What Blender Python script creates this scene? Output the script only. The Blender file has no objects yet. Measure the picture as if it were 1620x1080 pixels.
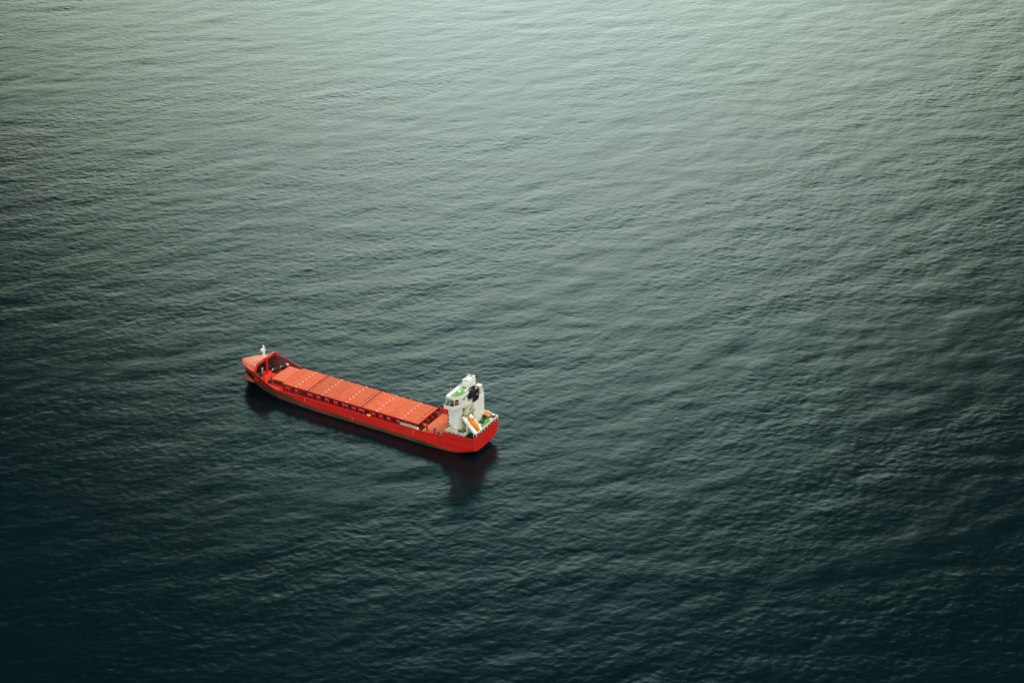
import bpy, bmesh, math, random
import numpy as np
from mathutils import Vector, Matrix
R = math.radians
S = bpy.context.scene
C = S.collection
random.seed(4)

# ------------------------------------------------------------------ camera
cam_d = bpy.data.cameras.new('camera'); cam = bpy.data.objects.new('camera', cam_d); C.objects.link(cam)
cam.location = (0, 0, 288.78); cam.rotation_euler = (R(90 - 27.831), 0, 0)
cam_d.sensor_fit = 'HORIZONTAL'; cam_d.sensor_width = 36; cam_d.lens = 3200 / 1620 * 36
cam_d.clip_start = 1; cam_d.clip_end = 90000
S.camera = cam

# ------------------------------------------------------------------ sky
SUN_EL, SUN_AZ = 56, 66          # azimuth clockwise from +Y (the way the camera looks)
W = bpy.data.worlds.new("World"); S.world = W; W.use_nodes = True
nt = W.node_tree; N = nt.nodes; L = nt.links; N.clear()
def nd(tp, **k):
    n = N.new(tp)
    for a, b in k.items(): setattr(n, a, b)
    return n
def ma(op, a, b=None, c=None):
    n = N.new('ShaderNodeMath'); n.operation = op
    for i, v in enumerate((a, b, c)):
        if v is None: continue
        if isinstance(v, (int, float)): n.inputs[i].default_value = v
        else: L.new(v, n.inputs[i])
    return n.outputs[0]
out = nd('ShaderNodeOutputWorld'); bg = nd('ShaderNodeBackground'); tc = nd('ShaderNodeTexCoord')
sep = nd('ShaderNodeSeparateXYZ'); L.new(tc.outputs['Generated'], sep.inputs[0])
x, y, z = sep.outputs
el = ma('MULTIPLY', ma('ARCSINE', ma('MAXIMUM', z, 0.0)), 57.2958)
az = ma('MULTIPLY', ma('ARCTAN2', x, y), 57.2958)
# unseen sky shaped so the water darkens downward and sideways: low bright lobe ahead
SKY = dict(az0=0.8, k=0.040, azw=19.0, e0=28.0, e1=35.0, peak=5.2, base=0.03, high=1.6)
a1 = ma('SUBTRACT', az, SKY['az0']); a2 = ma('MULTIPLY', a1, a1)
edge = nd('ShaderNodeMapRange'); edge.interpolation_type = 'SMOOTHSTEP'
L.new(ma('ADD', el, ma('MULTIPLY', ma('MINIMUM', a2, 2500.0), SKY['k'])), edge.inputs[0])
edge.inputs[1].default_value = SKY['e0']; edge.inputs[2].default_value = SKY['e1']
edge.inputs[3].default_value = 1.0; edge.inputs[4].default_value = 0.0
lobe = ma('MULTIPLY', edge.outputs[0], ma('EXPONENT', ma('MULTIPLY', a2, -1.0 / SKY['azw'] ** 2)))
# high thin cloud overhead and behind
hi = nd('ShaderNodeMapRange'); hi.interpolation_type = 'SMOOTHSTEP'
L.new(el, hi.inputs[0]); hi.inputs[1].default_value = 62; hi.inputs[2].default_value = 88
bk = nd('ShaderNodeMapRange'); bk.interpolation_type = 'SMOOTHSTEP'
L.new(ma('MULTIPLY', y, -1.0), bk.inputs[0]); bk.inputs[1].default_value = 0.05; bk.inputs[2].default_value = 0.6
cl = nd('ShaderNodeTexNoise'); cl.inputs['Scale'].default_value = 5.0; cl.inputs['Detail'].default_value = 4
cm = nd('ShaderNodeMapping'); cm.inputs['Scale'].default_value = (1, 1, 2.5); L.new(tc.outputs['Generated'], cm.inputs[0]); L.new(cm.outputs[0], cl.inputs['Vector'])
cloud = ma('ADD', ma('MULTIPLY', cl.outputs[0], 0.8), 0.6)  # patchy noise added to make the reflected glow uneven
amt = ma('ADD', ma('MULTIPLY', ma('MULTIPLY', lobe, cloud), SKY['peak']), SKY['base'])
rest = nd('ShaderNodeVectorMath'); rest.operation = 'SCALE'; rest.inputs[0].default_value = (1.0, 0.97, 0.90)
L.new(ma('MULTIPLY', ma('MAXIMUM', hi.outputs[0], bk.outputs[0]), SKY['high']), rest.inputs['Scale'])
mixc = nd('ShaderNodeMix'); mixc.data_type = 'RGBA'
L.new(ma('POWER', edge.outputs[0], 2.6), mixc.inputs['Factor'])
warm = nd('ShaderNodeMix'); warm.data_type = 'RGBA'
L.new(ma('MINIMUM', ma('MULTIPLY', a2, 1 / 200.0), 1.0), warm.inputs['Factor'])
warm.inputs['A'].default_value = (0.80, 0.98, 0.88, 1); warm.inputs['B'].default_value = (0.84, 1.0, 0.77, 1)
L.new(warm.outputs['Result'], mixc.inputs['B'])
dim = nd('ShaderNodeMix'); dim.data_type = 'RGBA'
L.new(ma('MINIMUM', ma('MULTIPLY', a2, 1 / 170.0), 1.0), dim.inputs['Factor'])
dim.inputs['A'].default_value = (0.10, 1.0, 1.02, 1); dim.inputs['B'].default_value = (0.62, 1.0, 0.80, 1)
L.new(dim.outputs['Result'], mixc.inputs['A'])
vm = nd('ShaderNodeVectorMath'); vm.operation = 'SCALE'
L.new(mixc.outputs['Result'], vm.inputs[0]); L.new(amt, vm.inputs['Scale'])
sky = nd('ShaderNodeTexSky'); sky.sky_type = 'NISHITA'; sky.sun_disc = False
sky.sun_elevation = R(SUN_EL); sky.sun_rotation = R(SUN_AZ)
sv = nd('ShaderNodeVectorMath'); sv.operation = 'SCALE'; L.new(sky.outputs[0], sv.inputs[0]); sv.inputs['Scale'].default_value = 0.006
ad = nd('ShaderNodeVectorMath'); ad.operation = 'ADD'; L.new(vm.outputs[0], ad.inputs[0]); L.new(sv.outputs[0], ad.inputs[1])
ad2 = nd('ShaderNodeVectorMath'); ad2.operation = 'ADD'; L.new(ad.outputs[0], ad2.inputs[0]); L.new(rest.outputs[0], ad2.inputs[1])
L.new(ad2.outputs[0], bg.inputs['Color']); bg.inputs['Strength'].default_value = 1.0
L.new(bg.outputs[0], out.inputs['Surface'])

sl = bpy.data.lights.new('sun', 'SUN'); sun = bpy.data.objects.new('sun', sl); C.objects.link(sun)
sl.energy = 2.7; sl.angle = R(22); sl.color = (1.0, 0.95, 0.86)
sdir = Vector((math.sin(R(SUN_AZ)) * math.cos(R(SUN_EL)), math.cos(R(SUN_AZ)) * math.cos(R(SUN_EL)), math.sin(R(SUN_EL))))
sun.rotation_euler = sdir.to_track_quat('Z', 'Y').to_euler()
sun.location = (0, 0, 400)
vs = S.view_settings; vs.view_transform = 'Standard'; vs.look = 'None'; vs.gamma = 1; vs.exposure = 0.0

# ------------------------------------------------------------------ materials
def mat(name, col, rough=0.5, var=0.0, var_col=None, vscale=1.0, spec=0.5, metal=0.0, bump=0.0, stretch=(1, 1, 1)):
    m = bpy.data.materials.new(name); m.use_nodes = True
    t = m.node_tree; b = t.nodes['Principled BSDF']
    b.inputs['Base Color'].default_value = (*col, 1); b.inputs['Roughness'].default_value = rough
    b.inputs['Specular IOR Level'].default_value = spec; b.inputs['Metallic'].default_value = metal
    if var or bump:
        tcn = t.nodes.new('ShaderNodeTexCoord'); mp = t.nodes.new('ShaderNodeMapping')
        mp.inputs['Scale'].default_value = stretch
        t.links.new(tcn.outputs['Object'], mp.inputs[0])
        no = t.nodes.new('ShaderNodeTexNoise'); no.inputs['Scale'].default_value = vscale
        no.inputs['Detail'].default_value = 6; no.inputs['Roughness'].default_value = 0.65
        t.links.new(mp.outputs[0], no.inputs['Vector'])
        mr = t.nodes.new('ShaderNodeMapRange'); mr.inputs[1].default_value = 0.42; mr.inputs[2].default_value = 0.68
        t.links.new(no.outputs[0], mr.inputs[0])
        mu = t.nodes.new('ShaderNodeMath'); mu.operation = 'MULTIPLY'; mu.inputs[1].default_value = var
        t.links.new(mr.outputs[0], mu.inputs[0])
        mx = t.nodes.new('ShaderNodeMix'); mx.data_type = 'RGBA'
        if name in ('faded_orange_red_paint',):
            oi = t.nodes.new('ShaderNodeObjectInfo'); hs = t.nodes.new('ShaderNodeHueSaturation')
            mr2 = t.nodes.new('ShaderNodeMapRange'); mr2.inputs[3].default_value = .86; mr2.inputs[4].default_value = 1.08
            t.links.new(oi.outputs['Random'], mr2.inputs[0]); t.links.new(mr2.outputs[0], hs.inputs['Value'])
        else: hs = None
        mx.inputs['A'].default_value = (*col, 1); mx.inputs['B'].default_value = (*(var_col or [c * .5 for c in col]), 1)
        t.links.new(mu.outputs[0], mx.inputs['Factor']); t.links.new(mx.outputs['Result'], b.inputs['Base Color'])
        if hs: t.links.new(mx.outputs['Result'], hs.inputs['Color']); t.links.new(hs.outputs[0], b.inputs['Base Color'])
        if bump:
            bp = t.nodes.new('ShaderNodeBump'); bp.inputs['Strength'].default_value = bump; bp.inputs['Distance'].default_value = 0.05
            t.links.new(no.outputs[0], bp.inputs['Height']); t.links.new(bp.outputs[0], b.inputs['Normal'])
    return m

M = {}
M['hatch'] = mat('faded_orange_red_paint', (0.59, 0.112, 0.043), 0.65, 0.95, (0.52, 0.065, 0.022), 0.6, bump=.1, spec=.2)
M['hatch_pale'] = mat('sun_bleached_orange_paint', (0.62, 0.135, 0.058), 0.6, 0.8, (0.56, 0.085, 0.035), 0.6, spec=.2)
M['deck'] = mat('red_deck_paint', (0.74, 0.035, 0.018), 0.6, 0.7, (0.55, 0.02, 0.012), 0.6)
M['qdeck'] = mat('faded_deck_paint', (0.68, 0.16, 0.070), 0.65, 0.8, (0.62, 0.085, 0.035), 0.5, spec=.2)
M['red'] = mat('red_gloss_paint', (0.66, 0.012, 0.012), 0.4, 0.5, (0.42, 0.01, 0.01), 0.8)
M['whaleback'] = mat('pale_red_bow_paint', (0.64, 0.13, 0.075), 0.5, 0.9, (0.60, 0.27, 0.17), 0.35)
M['maroon'] = mat('maroon_steel_and_shade', (0.10, 0.010, 0.014), 0.6, 0.7, (0.03, 0.008, 0.010), 1.4)  # also darkens the coaming and bow interior in place of shade
M['white'] = mat('white_house_paint', (0.82, 0.85, 0.83), 0.45, 0.35, (0.66, 0.66, 0.58), 0.7, stretch=(1, 1, .35))
M['cream'] = mat('cream_paint', (0.72, 0.72, 0.55), 0.5, 0.4, (0.5, 0.48, 0.33), 1.0)
M['green'] = mat('green_deck_paint', (0.10, 0.30, 0.07), 0.7, 0.8, (0.20, 0.34, 0.11), 0.7)
M['dgreen'] = mat('dark_green_and_shade', (0.02, 0.06, 0.035), 0.7, 0.5, (0.01, 0.02, 0.015), 1.0)  # also darkens the mooring well for its shade
M['black'] = mat('black_funnel_paint', (0.006, 0.008, 0.014), 0.45, 0.5, (0.02, 0.022, 0.028), 1.0)
M['dark'] = mat('dark_grease_and_shade', (0.012, 0.016, 0.016), 0.5, 0.6, (0.05, 0.03, 0.02), 2.0)  # also stands in for shade under the whaleback and rail
M['orange'] = mat('orange_lifeboat', (0.82, 0.25, 0.01), 0.4, 0.4, (0.8, 0.17, 0.01), 1.2)
M['yellow'] = mat('yellow_float', (0.85, 0.42, 0.01), 0.45)
M['glass'] = mat('dark_window_glass', (0.01, 0.015, 0.02), 0.08)
M['steel'] = mat('grey_galvanised', (0.42, 0.42, 0.36), 0.4, 0.5, (0.25, 0.24, 0.2), 1.5, metal=.4)
M['olive'] = mat('olive_deck_and_shade', (0.20, 0.16, 0.05), 0.7, 0.8, (0.35, 0.28, 0.08), 1.4)  # also paints shaded recesses around the house and wing
M['mark'] = mat('pale_hull_mark', (0.66, 0.30, 0.24), 0.6)
M['joint'] = mat('dark_joint', (0.05, 0.008, 0.006), 0.8)
M['seam'] = mat('rusty_seam', (0.50, 0.055, 0.018), 0.7, .9, (.7, .11, .045), 1.5)
M['socket'] = mat('white_socket_paint', (0.74, 0.60, 0.50), 0.6)
M['slot'] = mat('dark_slot', (0.22, 0.018, 0.010), 0.8)

# hull: red topsides, worn antifouling below, rust streaks
def hull_mat():
    m = bpy.data.materials.new('ship_side_paint'); m.use_nodes = True
    t = m.node_tree; b = t.nodes['Principled BSDF']; ln = t.links.new
    tcn = t.nodes.new('ShaderNodeTexCoord'); sp = t.nodes.new('ShaderNodeSeparateXYZ'); ln(tcn.outputs['Object'], sp.inputs[0])
    def mm(op, a, bb=None, cl=False):
        n = t.nodes.new('ShaderNodeMath'); n.operation = op; n.use_clamp = cl
        for i, v in enumerate((a, bb)):
            if v is None: continue
            if isinstance(v, (int, float)): n.inputs[i].default_value = v
            else: ln(v, n.inputs[i])
        return n.outputs[0]
    def noise(scale, st, det=6):
        mp = t.nodes.new('ShaderNodeMapping'); mp.inputs['Scale'].default_value = st; ln(tcn.outputs['Object'], mp.inputs[0])
        n = t.nodes.new('ShaderNodeTexNoise'); n.inputs['Scale'].default_value = scale; n.inputs['Detail'].default_value = det
        ln(mp.outputs[0], n.inputs['Vector']); return n.outputs[0]
    n1 = noise(1.0, (.12, 1, 1.2)); n2 = noise(.5, (.4, 1, 1)); n3 = noise(1.8, (1, 1, .09))
    # line between red and antifouling: z about 0.95, a little higher forward, gone at the stern
    zl = mm('ADD', sp.outputs[2], mm('MULTIPLY', mm('SUBTRACT', n2, .5), -.35))
    fwd = mm('MULTIPLY', mm('MAXIMUM', mm('SUBTRACT', sp.outputs[0], 16.0), 0.0), 0.125)
    aft = mm('MULTIPLY', mm('MAXIMUM', mm('SUBTRACT', -18.0, sp.outputs[0]), 0.0), 0.04)
    zl = mm('ADD', mm('SUBTRACT', zl, fwd), aft)
    f = mm('MULTIPLY', mm('SUBTRACT', 1.30, zl), 4.0, True)
    af = t.nodes.new('ShaderNodeMix'); af.data_type = 'RGBA'
    af.inputs['A'].default_value = (.16, .055, .028, 1); af.inputs['B'].default_value = (.060, .050, .025, 1)
    ln(mm('MULTIPLY', mm('SUBTRACT', n2, .38), 4, True), af.inputs['Factor'])
    rd = t.nodes.new('ShaderNodeMix'); rd.data_type = 'RGBA'
    rd.inputs['A'].default_value = (.74, .018, .013, 1); rd.inputs['B'].default_value = (.54, .014, .012, 1)
    ln(mm('MULTIPLY', mm('SUBTRACT', n1, .4), 4, True), rd.inputs['Factor'])
    ru = t.nodes.new('ShaderNodeMix'); ru.data_type = 'RGBA'; ln(rd.outputs['Result'], ru.inputs['A'])
    ru.inputs['B'].default_value = (.16, .035, .02, 1)
    ln(mm('MULTIPLY', mm('SUBTRACT', n3, .57), 5, True), ru.inputs['Factor'])
    mx = t.nodes.new('ShaderNodeMix'); mx.data_type = 'RGBA'
    ln(f, mx.inputs['Factor']); ln(ru.outputs['Result'], mx.inputs['A']); ln(af.outputs['Result'], mx.inputs['B'])
    ln(mx.outputs['Result'], b.inputs['Base Color']); b.inputs['Roughness'].default_value = .42
    return m
M['hull'] = hull_mat()
M['bulb'] = mat('rusty_bulb_paint', (0.42, 0.085, 0.035), 0.6, 0.8, (0.16, 0.07, 0.03), 0.9)

def water_mat():
    m = bpy.data.materials.new('deep_sea_water'); m.use_nodes = True
    t = m.node_tree; b = t.nodes['Principled BSDF']; ln = t.links.new
    b.inputs['Base Color'].default_value = (0.0002, 0.0054, 0.0078, 1)
    b.inputs['Roughness'].default_value = 0.17; b.inputs['IOR'].default_value = 1.20
    tcn = t.nodes.new('ShaderNodeTexCoord')
    mp = t.nodes.new('ShaderNodeMapping'); mp.inputs['Rotation'].default_value = (0, 0, R(-30)); mp.inputs['Scale'].default_value = (.7, 1.3, 1)
    ln(tcn.outputs['Object'], mp.inputs[0])
    n = t.nodes.new('ShaderNodeTexNoise'); n.inputs['Scale'].default_value = 1.3; n.inputs['Detail'].default_value = 4; n.inputs['Roughness'].default_value = .6
    ln(mp.outputs[0], n.inputs['Vector'])
    bp = t.nodes.new('ShaderNodeBump'); bp.inputs['Strength'].default_value = 1; bp.inputs['Distance'].default_value = 0.032
    ln(n.outputs[0], bp.inputs['Height']); ln(bp.outputs[0], b.inputs['Normal'])
    return m
M['water'] = water_mat()

# ------------------------------------------------------------------ sea: one sheet, wind waves from a directional spectrum
def make_sea():
    n, Lp = 2560, 1024.0
    k = np.fft.fftfreq(n, Lp / n) * 2 * np.pi
    kx, ky = np.meshgrid(k, k)
    kk = np.hypot(kx, ky); kk[0, 0] = 1
    rng = np.random.default_rng(11)
    g = rng.normal(size=(n, n)) + 1j * rng.normal(size=(n, n))
    def spec(lam_peak, th_deg, s, rms_slope, kmin=0, kmax=1e9, p=4.0):
        kp = 2 * np.pi / lam_peak
        th = np.arctan2(ky, kx) - R(th_deg)
        D = np.abs(np.cos(th)) ** s
        P = kk ** (-p) * np.exp(-1.25 * (kp / kk) ** 2) * D * (kk > kmin) * (kk < kmax)
        P[0, 0] = 0
        sl = np.sqrt((P * kk ** 2).sum())
        return P * (rms_slope / sl) ** 2
    g2 = rng.normal(size=(n, n)) + 1j * rng.normal(size=(n, n))
    A1 = np.sqrt(spec(20, 126, 2.4, SEA['swell'], p=5.0)) * g
    A2 = np.sqrt(spec(8, 118, 1.2, SEA['wind'], p=4.0) + spec(3.4, 108, .35, SEA['chop'], p=4.0)) * g2
    nrm = n * n / np.sqrt(2)
    # gusts: the short waves are livelier in wandering bands
    gk = np.exp(-((kx * np.cos(R(125)) + ky * np.sin(R(125))) ** 2 * 6 ** 2 + (-kx * np.sin(R(125)) + ky * np.cos(R(125))) ** 2 * 18 ** 2))
    G = np.fft.ifft2(gk * (rng.normal(size=(n, n)) + 1j * rng.normal(size=(n, n)))).real
    G = 1 + .24 * G / G.std(); G = G.clip(.4, 1.7)
    A = A1 + A2
    H = (np.fft.ifft2(A1).real + G * np.fft.ifft2(A2).real) * nrm
    sx = np.gradient(H, Lp / n, axis=1); sy = np.gradient(H, Lp / n, axis=0)
    tot = math.sqrt(SEA['swell'] ** 2 + SEA['wind'] ** 2 + SEA['chop'] ** 2)
    cur = math.sqrt((sx ** 2 + sy ** 2).mean()); sc = tot / cur
    H *= sc
    ch = SEA['choppy']
    Dx = np.fft.ifft2(-1j * kx / kk * A).real * nrm * sc * ch
    Dy = np.fft.ifft2(-1j * ky / kk * A).real * nrm * sc * ch
    d = Lp / n
    xs = np.arange(-400, 400 + d / 2, d); ys = np.arange(255, 1095 + d / 2, d)
    def ext(a):
        lo, hi, st = [], [], d
        p, q = a[0], a[-1]
        while q - a[-1] < 45000:
            st *= 1.28; p -= st; q += st; lo.append(p); hi.append(q)
        return np.concatenate([lo[::-1], a, hi])
    X1, Y1 = ext(xs), ext(ys)
    X, Y = np.meshgrid(X1, Y1)
    ix = np.round(X / d).astype(np.int64) % n; iy = np.round(Y / d).astype(np.int64) % n
    out = np.maximum(np.maximum(xs[0] - X, X - xs[-1]), np.maximum(ys[0] - Y, Y - ys[-1])).clip(0)
    fade = np.exp(-out / 12.0)
    Z = H[iy, ix] * fade
    X = X + Dx[iy, ix] * fade; Y = Y + Dy[iy, ix] * fade
    ny, nx = X.shape
    co = np.stack([X, Y, Z], -1).reshape(-1).astype(np.float32)
    idx = np.arange(nx * ny, dtype=np.int32).reshape(ny, nx)
    q = np.stack([idx[:-1, :-1], idx[:-1, 1:], idx[1:, 1:], idx[1:, :-1]], -1).reshape(-1)
    me = bpy.data.meshes.new('sea'); nf = len(q) // 4
    me.vertices.add(nx * ny); me.vertices.foreach_set('co', co)
    me.loops.add(len(q)); me.loops.foreach_set('vertex_index', q)
    me.polygons.add(nf); me.polygons.foreach_set('loop_start', np.arange(0, len(q), 4, dtype=np.int32))
    me.update(calc_edges=True)
    me.shade_smooth()
    me.materials.append(M['water'])
    o = bpy.data.objects.new('sea', me); C.objects.link(o)
    o['kind'] = 'structure'; o['label'] = 'dark teal open sea with slanting wind ripples'
    return o
SEA = dict(swell=0.0135, wind=0.009, chop=0.026, choppy=1.0)
make_sea()

# ------------------------------------------------------------------ ship helpers (local frame: x to the bow, y to port, z up)
ROOT_M = Matrix.Translation((-39.918, 502.392, 0)) @ Matrix.Rotation(2.6151083, 4, 'Z')
def empty(name, parent=None, m=None):
    o = bpy.data.objects.new(name, None); C.objects.link(o)
    o.empty_display_size = 0.5
    if parent: o.parent = parent
    if m is not None: o.matrix_world = m
    return o
def link(name, bm, mt, parent, loc=None, bevel=0.0, smooth=False, solid=0.0):
    bmesh.ops.recalc_face_normals(bm, faces=bm.faces)
    me = bpy.data.meshes.new(name); bm.to_mesh(me); bm.free()
    me.materials.append(M[mt] if isinstance(mt, str) else mt)
    if smooth: me.shade_smooth()
    o = bpy.data.objects.new(name, me); C.objects.link(o); o.parent = parent
    if loc: o.location = loc
    if solid:
        s = o.modifiers.new('shell', 'SOLIDIFY'); s.thickness = solid; s.offset = -1
    if bevel:
        b = o.modifiers.new('edge', 'BEVEL'); b.width = bevel; b.segments = 2; b.limit_method = 'ANGLE'
    return o
def B(): return bmesh.new()
def box(bm, x0, x1, y0, y1, z0, z1):
    vs_ = [bm.verts.new(p) for p in [(x0, y0, z0), (x1, y0, z0), (x1, y1, z0), (x0, y1, z0), (x0, y0, z1), (x1, y0, z1), (x1, y1, z1), (x0, y1, z1)]]
    for f in ((0, 3, 2, 1), (4, 5, 6, 7), (0, 1, 5, 4), (1, 2, 6, 5), (2, 3, 7, 6), (3, 0, 4, 7)): bm.faces.new([vs_[i] for i in f])
    return bm
def prism(bm, pts, z0, z1):
    a = [bm.verts.new((p[0], p[1], z0)) for p in pts]; b = [bm.verts.new((p[0], p[1], z1)) for p in pts]
    bm.faces.new(a[::-1]); bm.faces.new(b)
    for i in range(len(pts)):
        j = (i + 1) % len(pts); bm.faces.new((a[i], a[j], b[j], b[i]))
    return bm
def bar(bm, p, q, r, n=8, r2=None):
    p, q = Vector(p), Vector(q); d = (q - p); 
    if d.length < 1e-6: return bm
    u = d.normalized(); a = u.orthogonal().normalized(); b = u.cross(a); r2 = r if r2 is None else r2
    A = [bm.verts.new(p + (a * math.cos(t) + b * math.sin(t)) * r) for t in [i * 2 * math.pi / n for i in range(n)]]
    Q = [bm.verts.new(q + (a * math.cos(t) + b * math.sin(t)) * r2) for t in [i * 2 * math.pi / n for i in range(n)]]
    bm.faces.new(A[::-1]); bm.faces.new(Q)
    for i in range(n): bm.faces.new((A[i], A[(i + 1) % n], Q[(i + 1) % n], Q[i]))
    return bm
def hexa(bm, lo, hi):
    a = [bm.verts.new(p) for p in lo]; b = [bm.verts.new(p) for p in hi]; n = len(lo)
    bm.faces.new(a[::-1]); bm.faces.new(b)
    for i in range(n): bm.faces.new((a[i], a[(i + 1) % n], b[(i + 1) % n], b[i]))
    return bm
def railing(pts, h, parent, mt='white', r=0.035, step=1.1, rows=3, name='railing'):
    bm = B()
    for a, b in zip(pts[:-1], pts[1:]):
        a, b = Vector(a), Vector(b); n = max(1, round((b - a).length / step))
        for i in range(n + 1):
            p = a.lerp(b, i / n); bar(bm, p, p + Vector((0, 0, h)), r, 6)
        for k in range(1, rows + 1):
            dz = Vector((0, 0, h * k / rows)); bar(bm, a + dz, b + dz, r * (1.3 if k == rows else .8), 6)
    return link(name, bm, mt, parent)

def interp(x, tab):
    xs_, ys_ = zip(*tab)
    return float(np.interp(x, xs_, ys_))

ship = empty('cargo_ship', m=ROOT_M)
ship['label'] = 'long red cargo ship with orange-red hatch covers and white deckhouse at the stern'
ship['category'] = 'cargo ship'

XT, XS = -37.7, 45.8
TOP = [(-37.7, 6.2), (-28.6, 6.05), (-27.4, 4.55), (-24, 4.35), (-21, 4.15), (-18, 3.85), (-10, 3.72), (5, 3.70), (18, 3.62), (26, 3.45), (28.8, 3.35), (30, 3.75), (33, 5.05), (36.5, 6.40), (40, 6.25), (45.8, 5.65)]
def zt(x): return interp(x, TOP)
def bt(x):
    if x > 30: return 6.9 * max(0.0, 1 - ((x - 30) / (XS - 30)) ** 2.3) ** .8
    return 6.9
def bwl(x):
    if x > 10: return 6.75 * max(0.0, 1 - ((x - 10) / 33.5) ** 3.2)
    return 6.75
def hull_section(x):
    top = zt(x); pts = []
    if x < -22:                                   # stern: side ends in a knuckle that climbs aft, counter below
        t = (-22 - x) / 15.7
        zk = -2.2 + 4.7 * t ** 1.05; zc = -4 + 5.25 * t ** 1.5
        bk_ = 6.9 - .75 * t
        for i in range(8): 
            s = i / 7; pts.append((bk_ * math.sin(s * math.pi / 2) ** (.9), zc + (zk - zc) * (1 - math.cos(s * math.pi / 2)) ** 1.1))
        for i in range(1, 9):
            s = i / 8; pts.append((bk_ + (bt(x) - bk_) * s ** .8, zk + (top - zk) * s))
        return pts
    if x <= 43.3:
        bw = max(bwl(x), 0.02)
        for i in range(8):
            s = i / 7; z = -4 + 4 * s
            pts.append((bw * (1 - (1 - s) ** 5) * (1 if i else 0), z))
        for i in range(1, 9):
            s = i / 8; pts.append((bw + (bt(x) - bw) * s ** (1.25 if x < 25 else 1.05), top * s))
        return pts
    u = min(1, (x - 43.3) / (XS - 43.3)); zs = 0.2 + (top - .4) * u ** 1.15
    for i in range(8): pts.append((0.0, zs - .01 * (7 - i)))
    for i in range(1, 9):
        s = i / 8; pts.append((bt(x) * s ** 1.1, zs + (top - zs) * s))
    return pts
st = [XT + (XS - XT) * i / 110 for i in range(111)]
st += [-28.6, -28.0, -27.4, 43.3, 45.0, 45.5, 45.7]; st = sorted(set(st))
bm = B(); rows = []
for x_ in st:
    sec = hull_section(x_); row = []
    for (yy, zz) in sec[::-1]: row.append(bm.verts.new((x_, yy, zz)))
    for (yy, zz) in sec[1:]: row.append(bm.verts.new((x_, -yy, zz)))
    rows.append(row)
for a, b in zip(rows[:-1], rows[1:]):
    for i in range(len(a) - 1): bm.faces.new((a[i], a[i + 1], b[i + 1], b[i]))
tr = rows[0]
bm.faces.new(tr)
bmesh.ops.remove_doubles(bm, verts=bm.verts, dist=0.004)
hull = link('hull', bm, 'hull', ship, solid=0.10)
hull.data.materials.append(M['maroon']); hull.modifiers['shell'].material_offset = 1; hull.modifiers['shell'].material_offset_rim = 0  # inner bulwark painted maroon for the shade inside the bow

def ring_deck(x0, x1, z, inset=.10, n=30):
    xs_ = [x0 + (x1 - x0) * i / n for i in range(n + 1)]
    f = [(a, max(bt(a) - inset - (0.02 if a < 30 else max(0, (zt(a) - z)) * .12), .05)) for a in xs_]
    return f + [(a, -b) for a, b in f[::-1]]
link('main_deck', prism(B(), ring_deck(27.0, 43.5, 0), 3.05, 3.20), 'deck', ship)
link('side_walkway', prism(B(), [(-21.2, 6.78), (27.0, 6.78), (27.0, -6.78), (-21.2, -6.78)], 3.04, 3.19), mat('shaded_red_walkway', (.30, .018, .018), .7, .8, (.12, .012, .014), 1.3), ship)  # walkway red darkened for the shade beside the hatch
link('quarter_deck', prism(B(), [(-28.7, 6.78), (-21.2, 6.78), (-21.2, -6.78), (-28.7, -6.78)], 3.6, 4.35), 'qdeck', ship)
# poop deck with a sunken mooring well in the port quarter
bm = B()
prism(bm, [(-34.6, 6.78), (-28.6, 6.78), (-28.6, -6.78), (-34.6, -6.78)], 5.75, 6.02)
prism(bm, [(-37.58, 3.3), (-34.6, 3.3), (-34.6, -6.78), (-37.58, -6.78)], 5.75, 6.02)
link('poop_deck', bm, 'green', ship)
bm = B(); box(bm, -37.58, -34.6, 3.3, 6.76, 4.5, 4.62); link('mooring_deck', bm, 'dgreen', ship)  # well floor and walls coloured dark for the shade inside
bm = B(); box(bm, -34.62, -34.58, 3.3, 6.76, 4.62, 5.74); box(bm, -37.58, -34.62, 3.26, 3.30, 4.62, 5.74)
link('well_bulkhead', bm, 'dgreen', ship)
# sternmost deck wear strip
bm = B(); box(bm, -37.3, -36.4, -6.2, 2.9, 6.02, 6.035); link('wooden_walkway', bm, M['cream'] if 0 else mat('worn_brown_walkway', (.22, .13, .07), .8, .6, (.16, .2, .08), 1.0), ship)
# front step of the poop
bm = B()
for s in (1, -1): hexa(bm, [(-28.72, s * 6.8, 4.35), (-27.2, s * 6.8, 4.35), (-27.2, s * 6.72, 4.35), (-28.72, s * 6.72, 4.35)], [(-28.72, s * 6.8, 6.0), (-27.3, s * 6.8, 4.5), (-27.3, s * 6.72, 4.5), (-28.72, s * 6.72, 6.0)])
link('bulwark_gusset', bm, 'red', ship)
# rubbing strake
for s in (1, -1):
    prev = None; bm = B()
    for i in range(40):
        x_ = -37.5 + 64 * i / 39; z_ = 3.42 if x_ > -20 else 3.42 + .2 * (-20 - x_) / 17
        zz = zt(x_); sec = hull_section(x_); yy = float(np.interp(z_, [p[1] for p in sec[7:]], [p[0] for p in sec[7:]]))
        cur = (x_, s * (yy + .03), z_)
        if prev: bar(bm, prev, cur, .09, 6)
        prev = cur
    link('rubbing_strake', bm, 'red', ship)
# cap rail on the bulwark
for s in (1, -1):
    bm = B(); prev = None
    for x_ in [t for t in st if t < 37.2]:
        cur = (x_, s * (bt(x_) - .04), zt(x_) + .02)
        if prev: bar(bm, prev, cur, .10, 6)
        prev = cur
    link('cap_rail', bm, 'red', ship)
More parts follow.
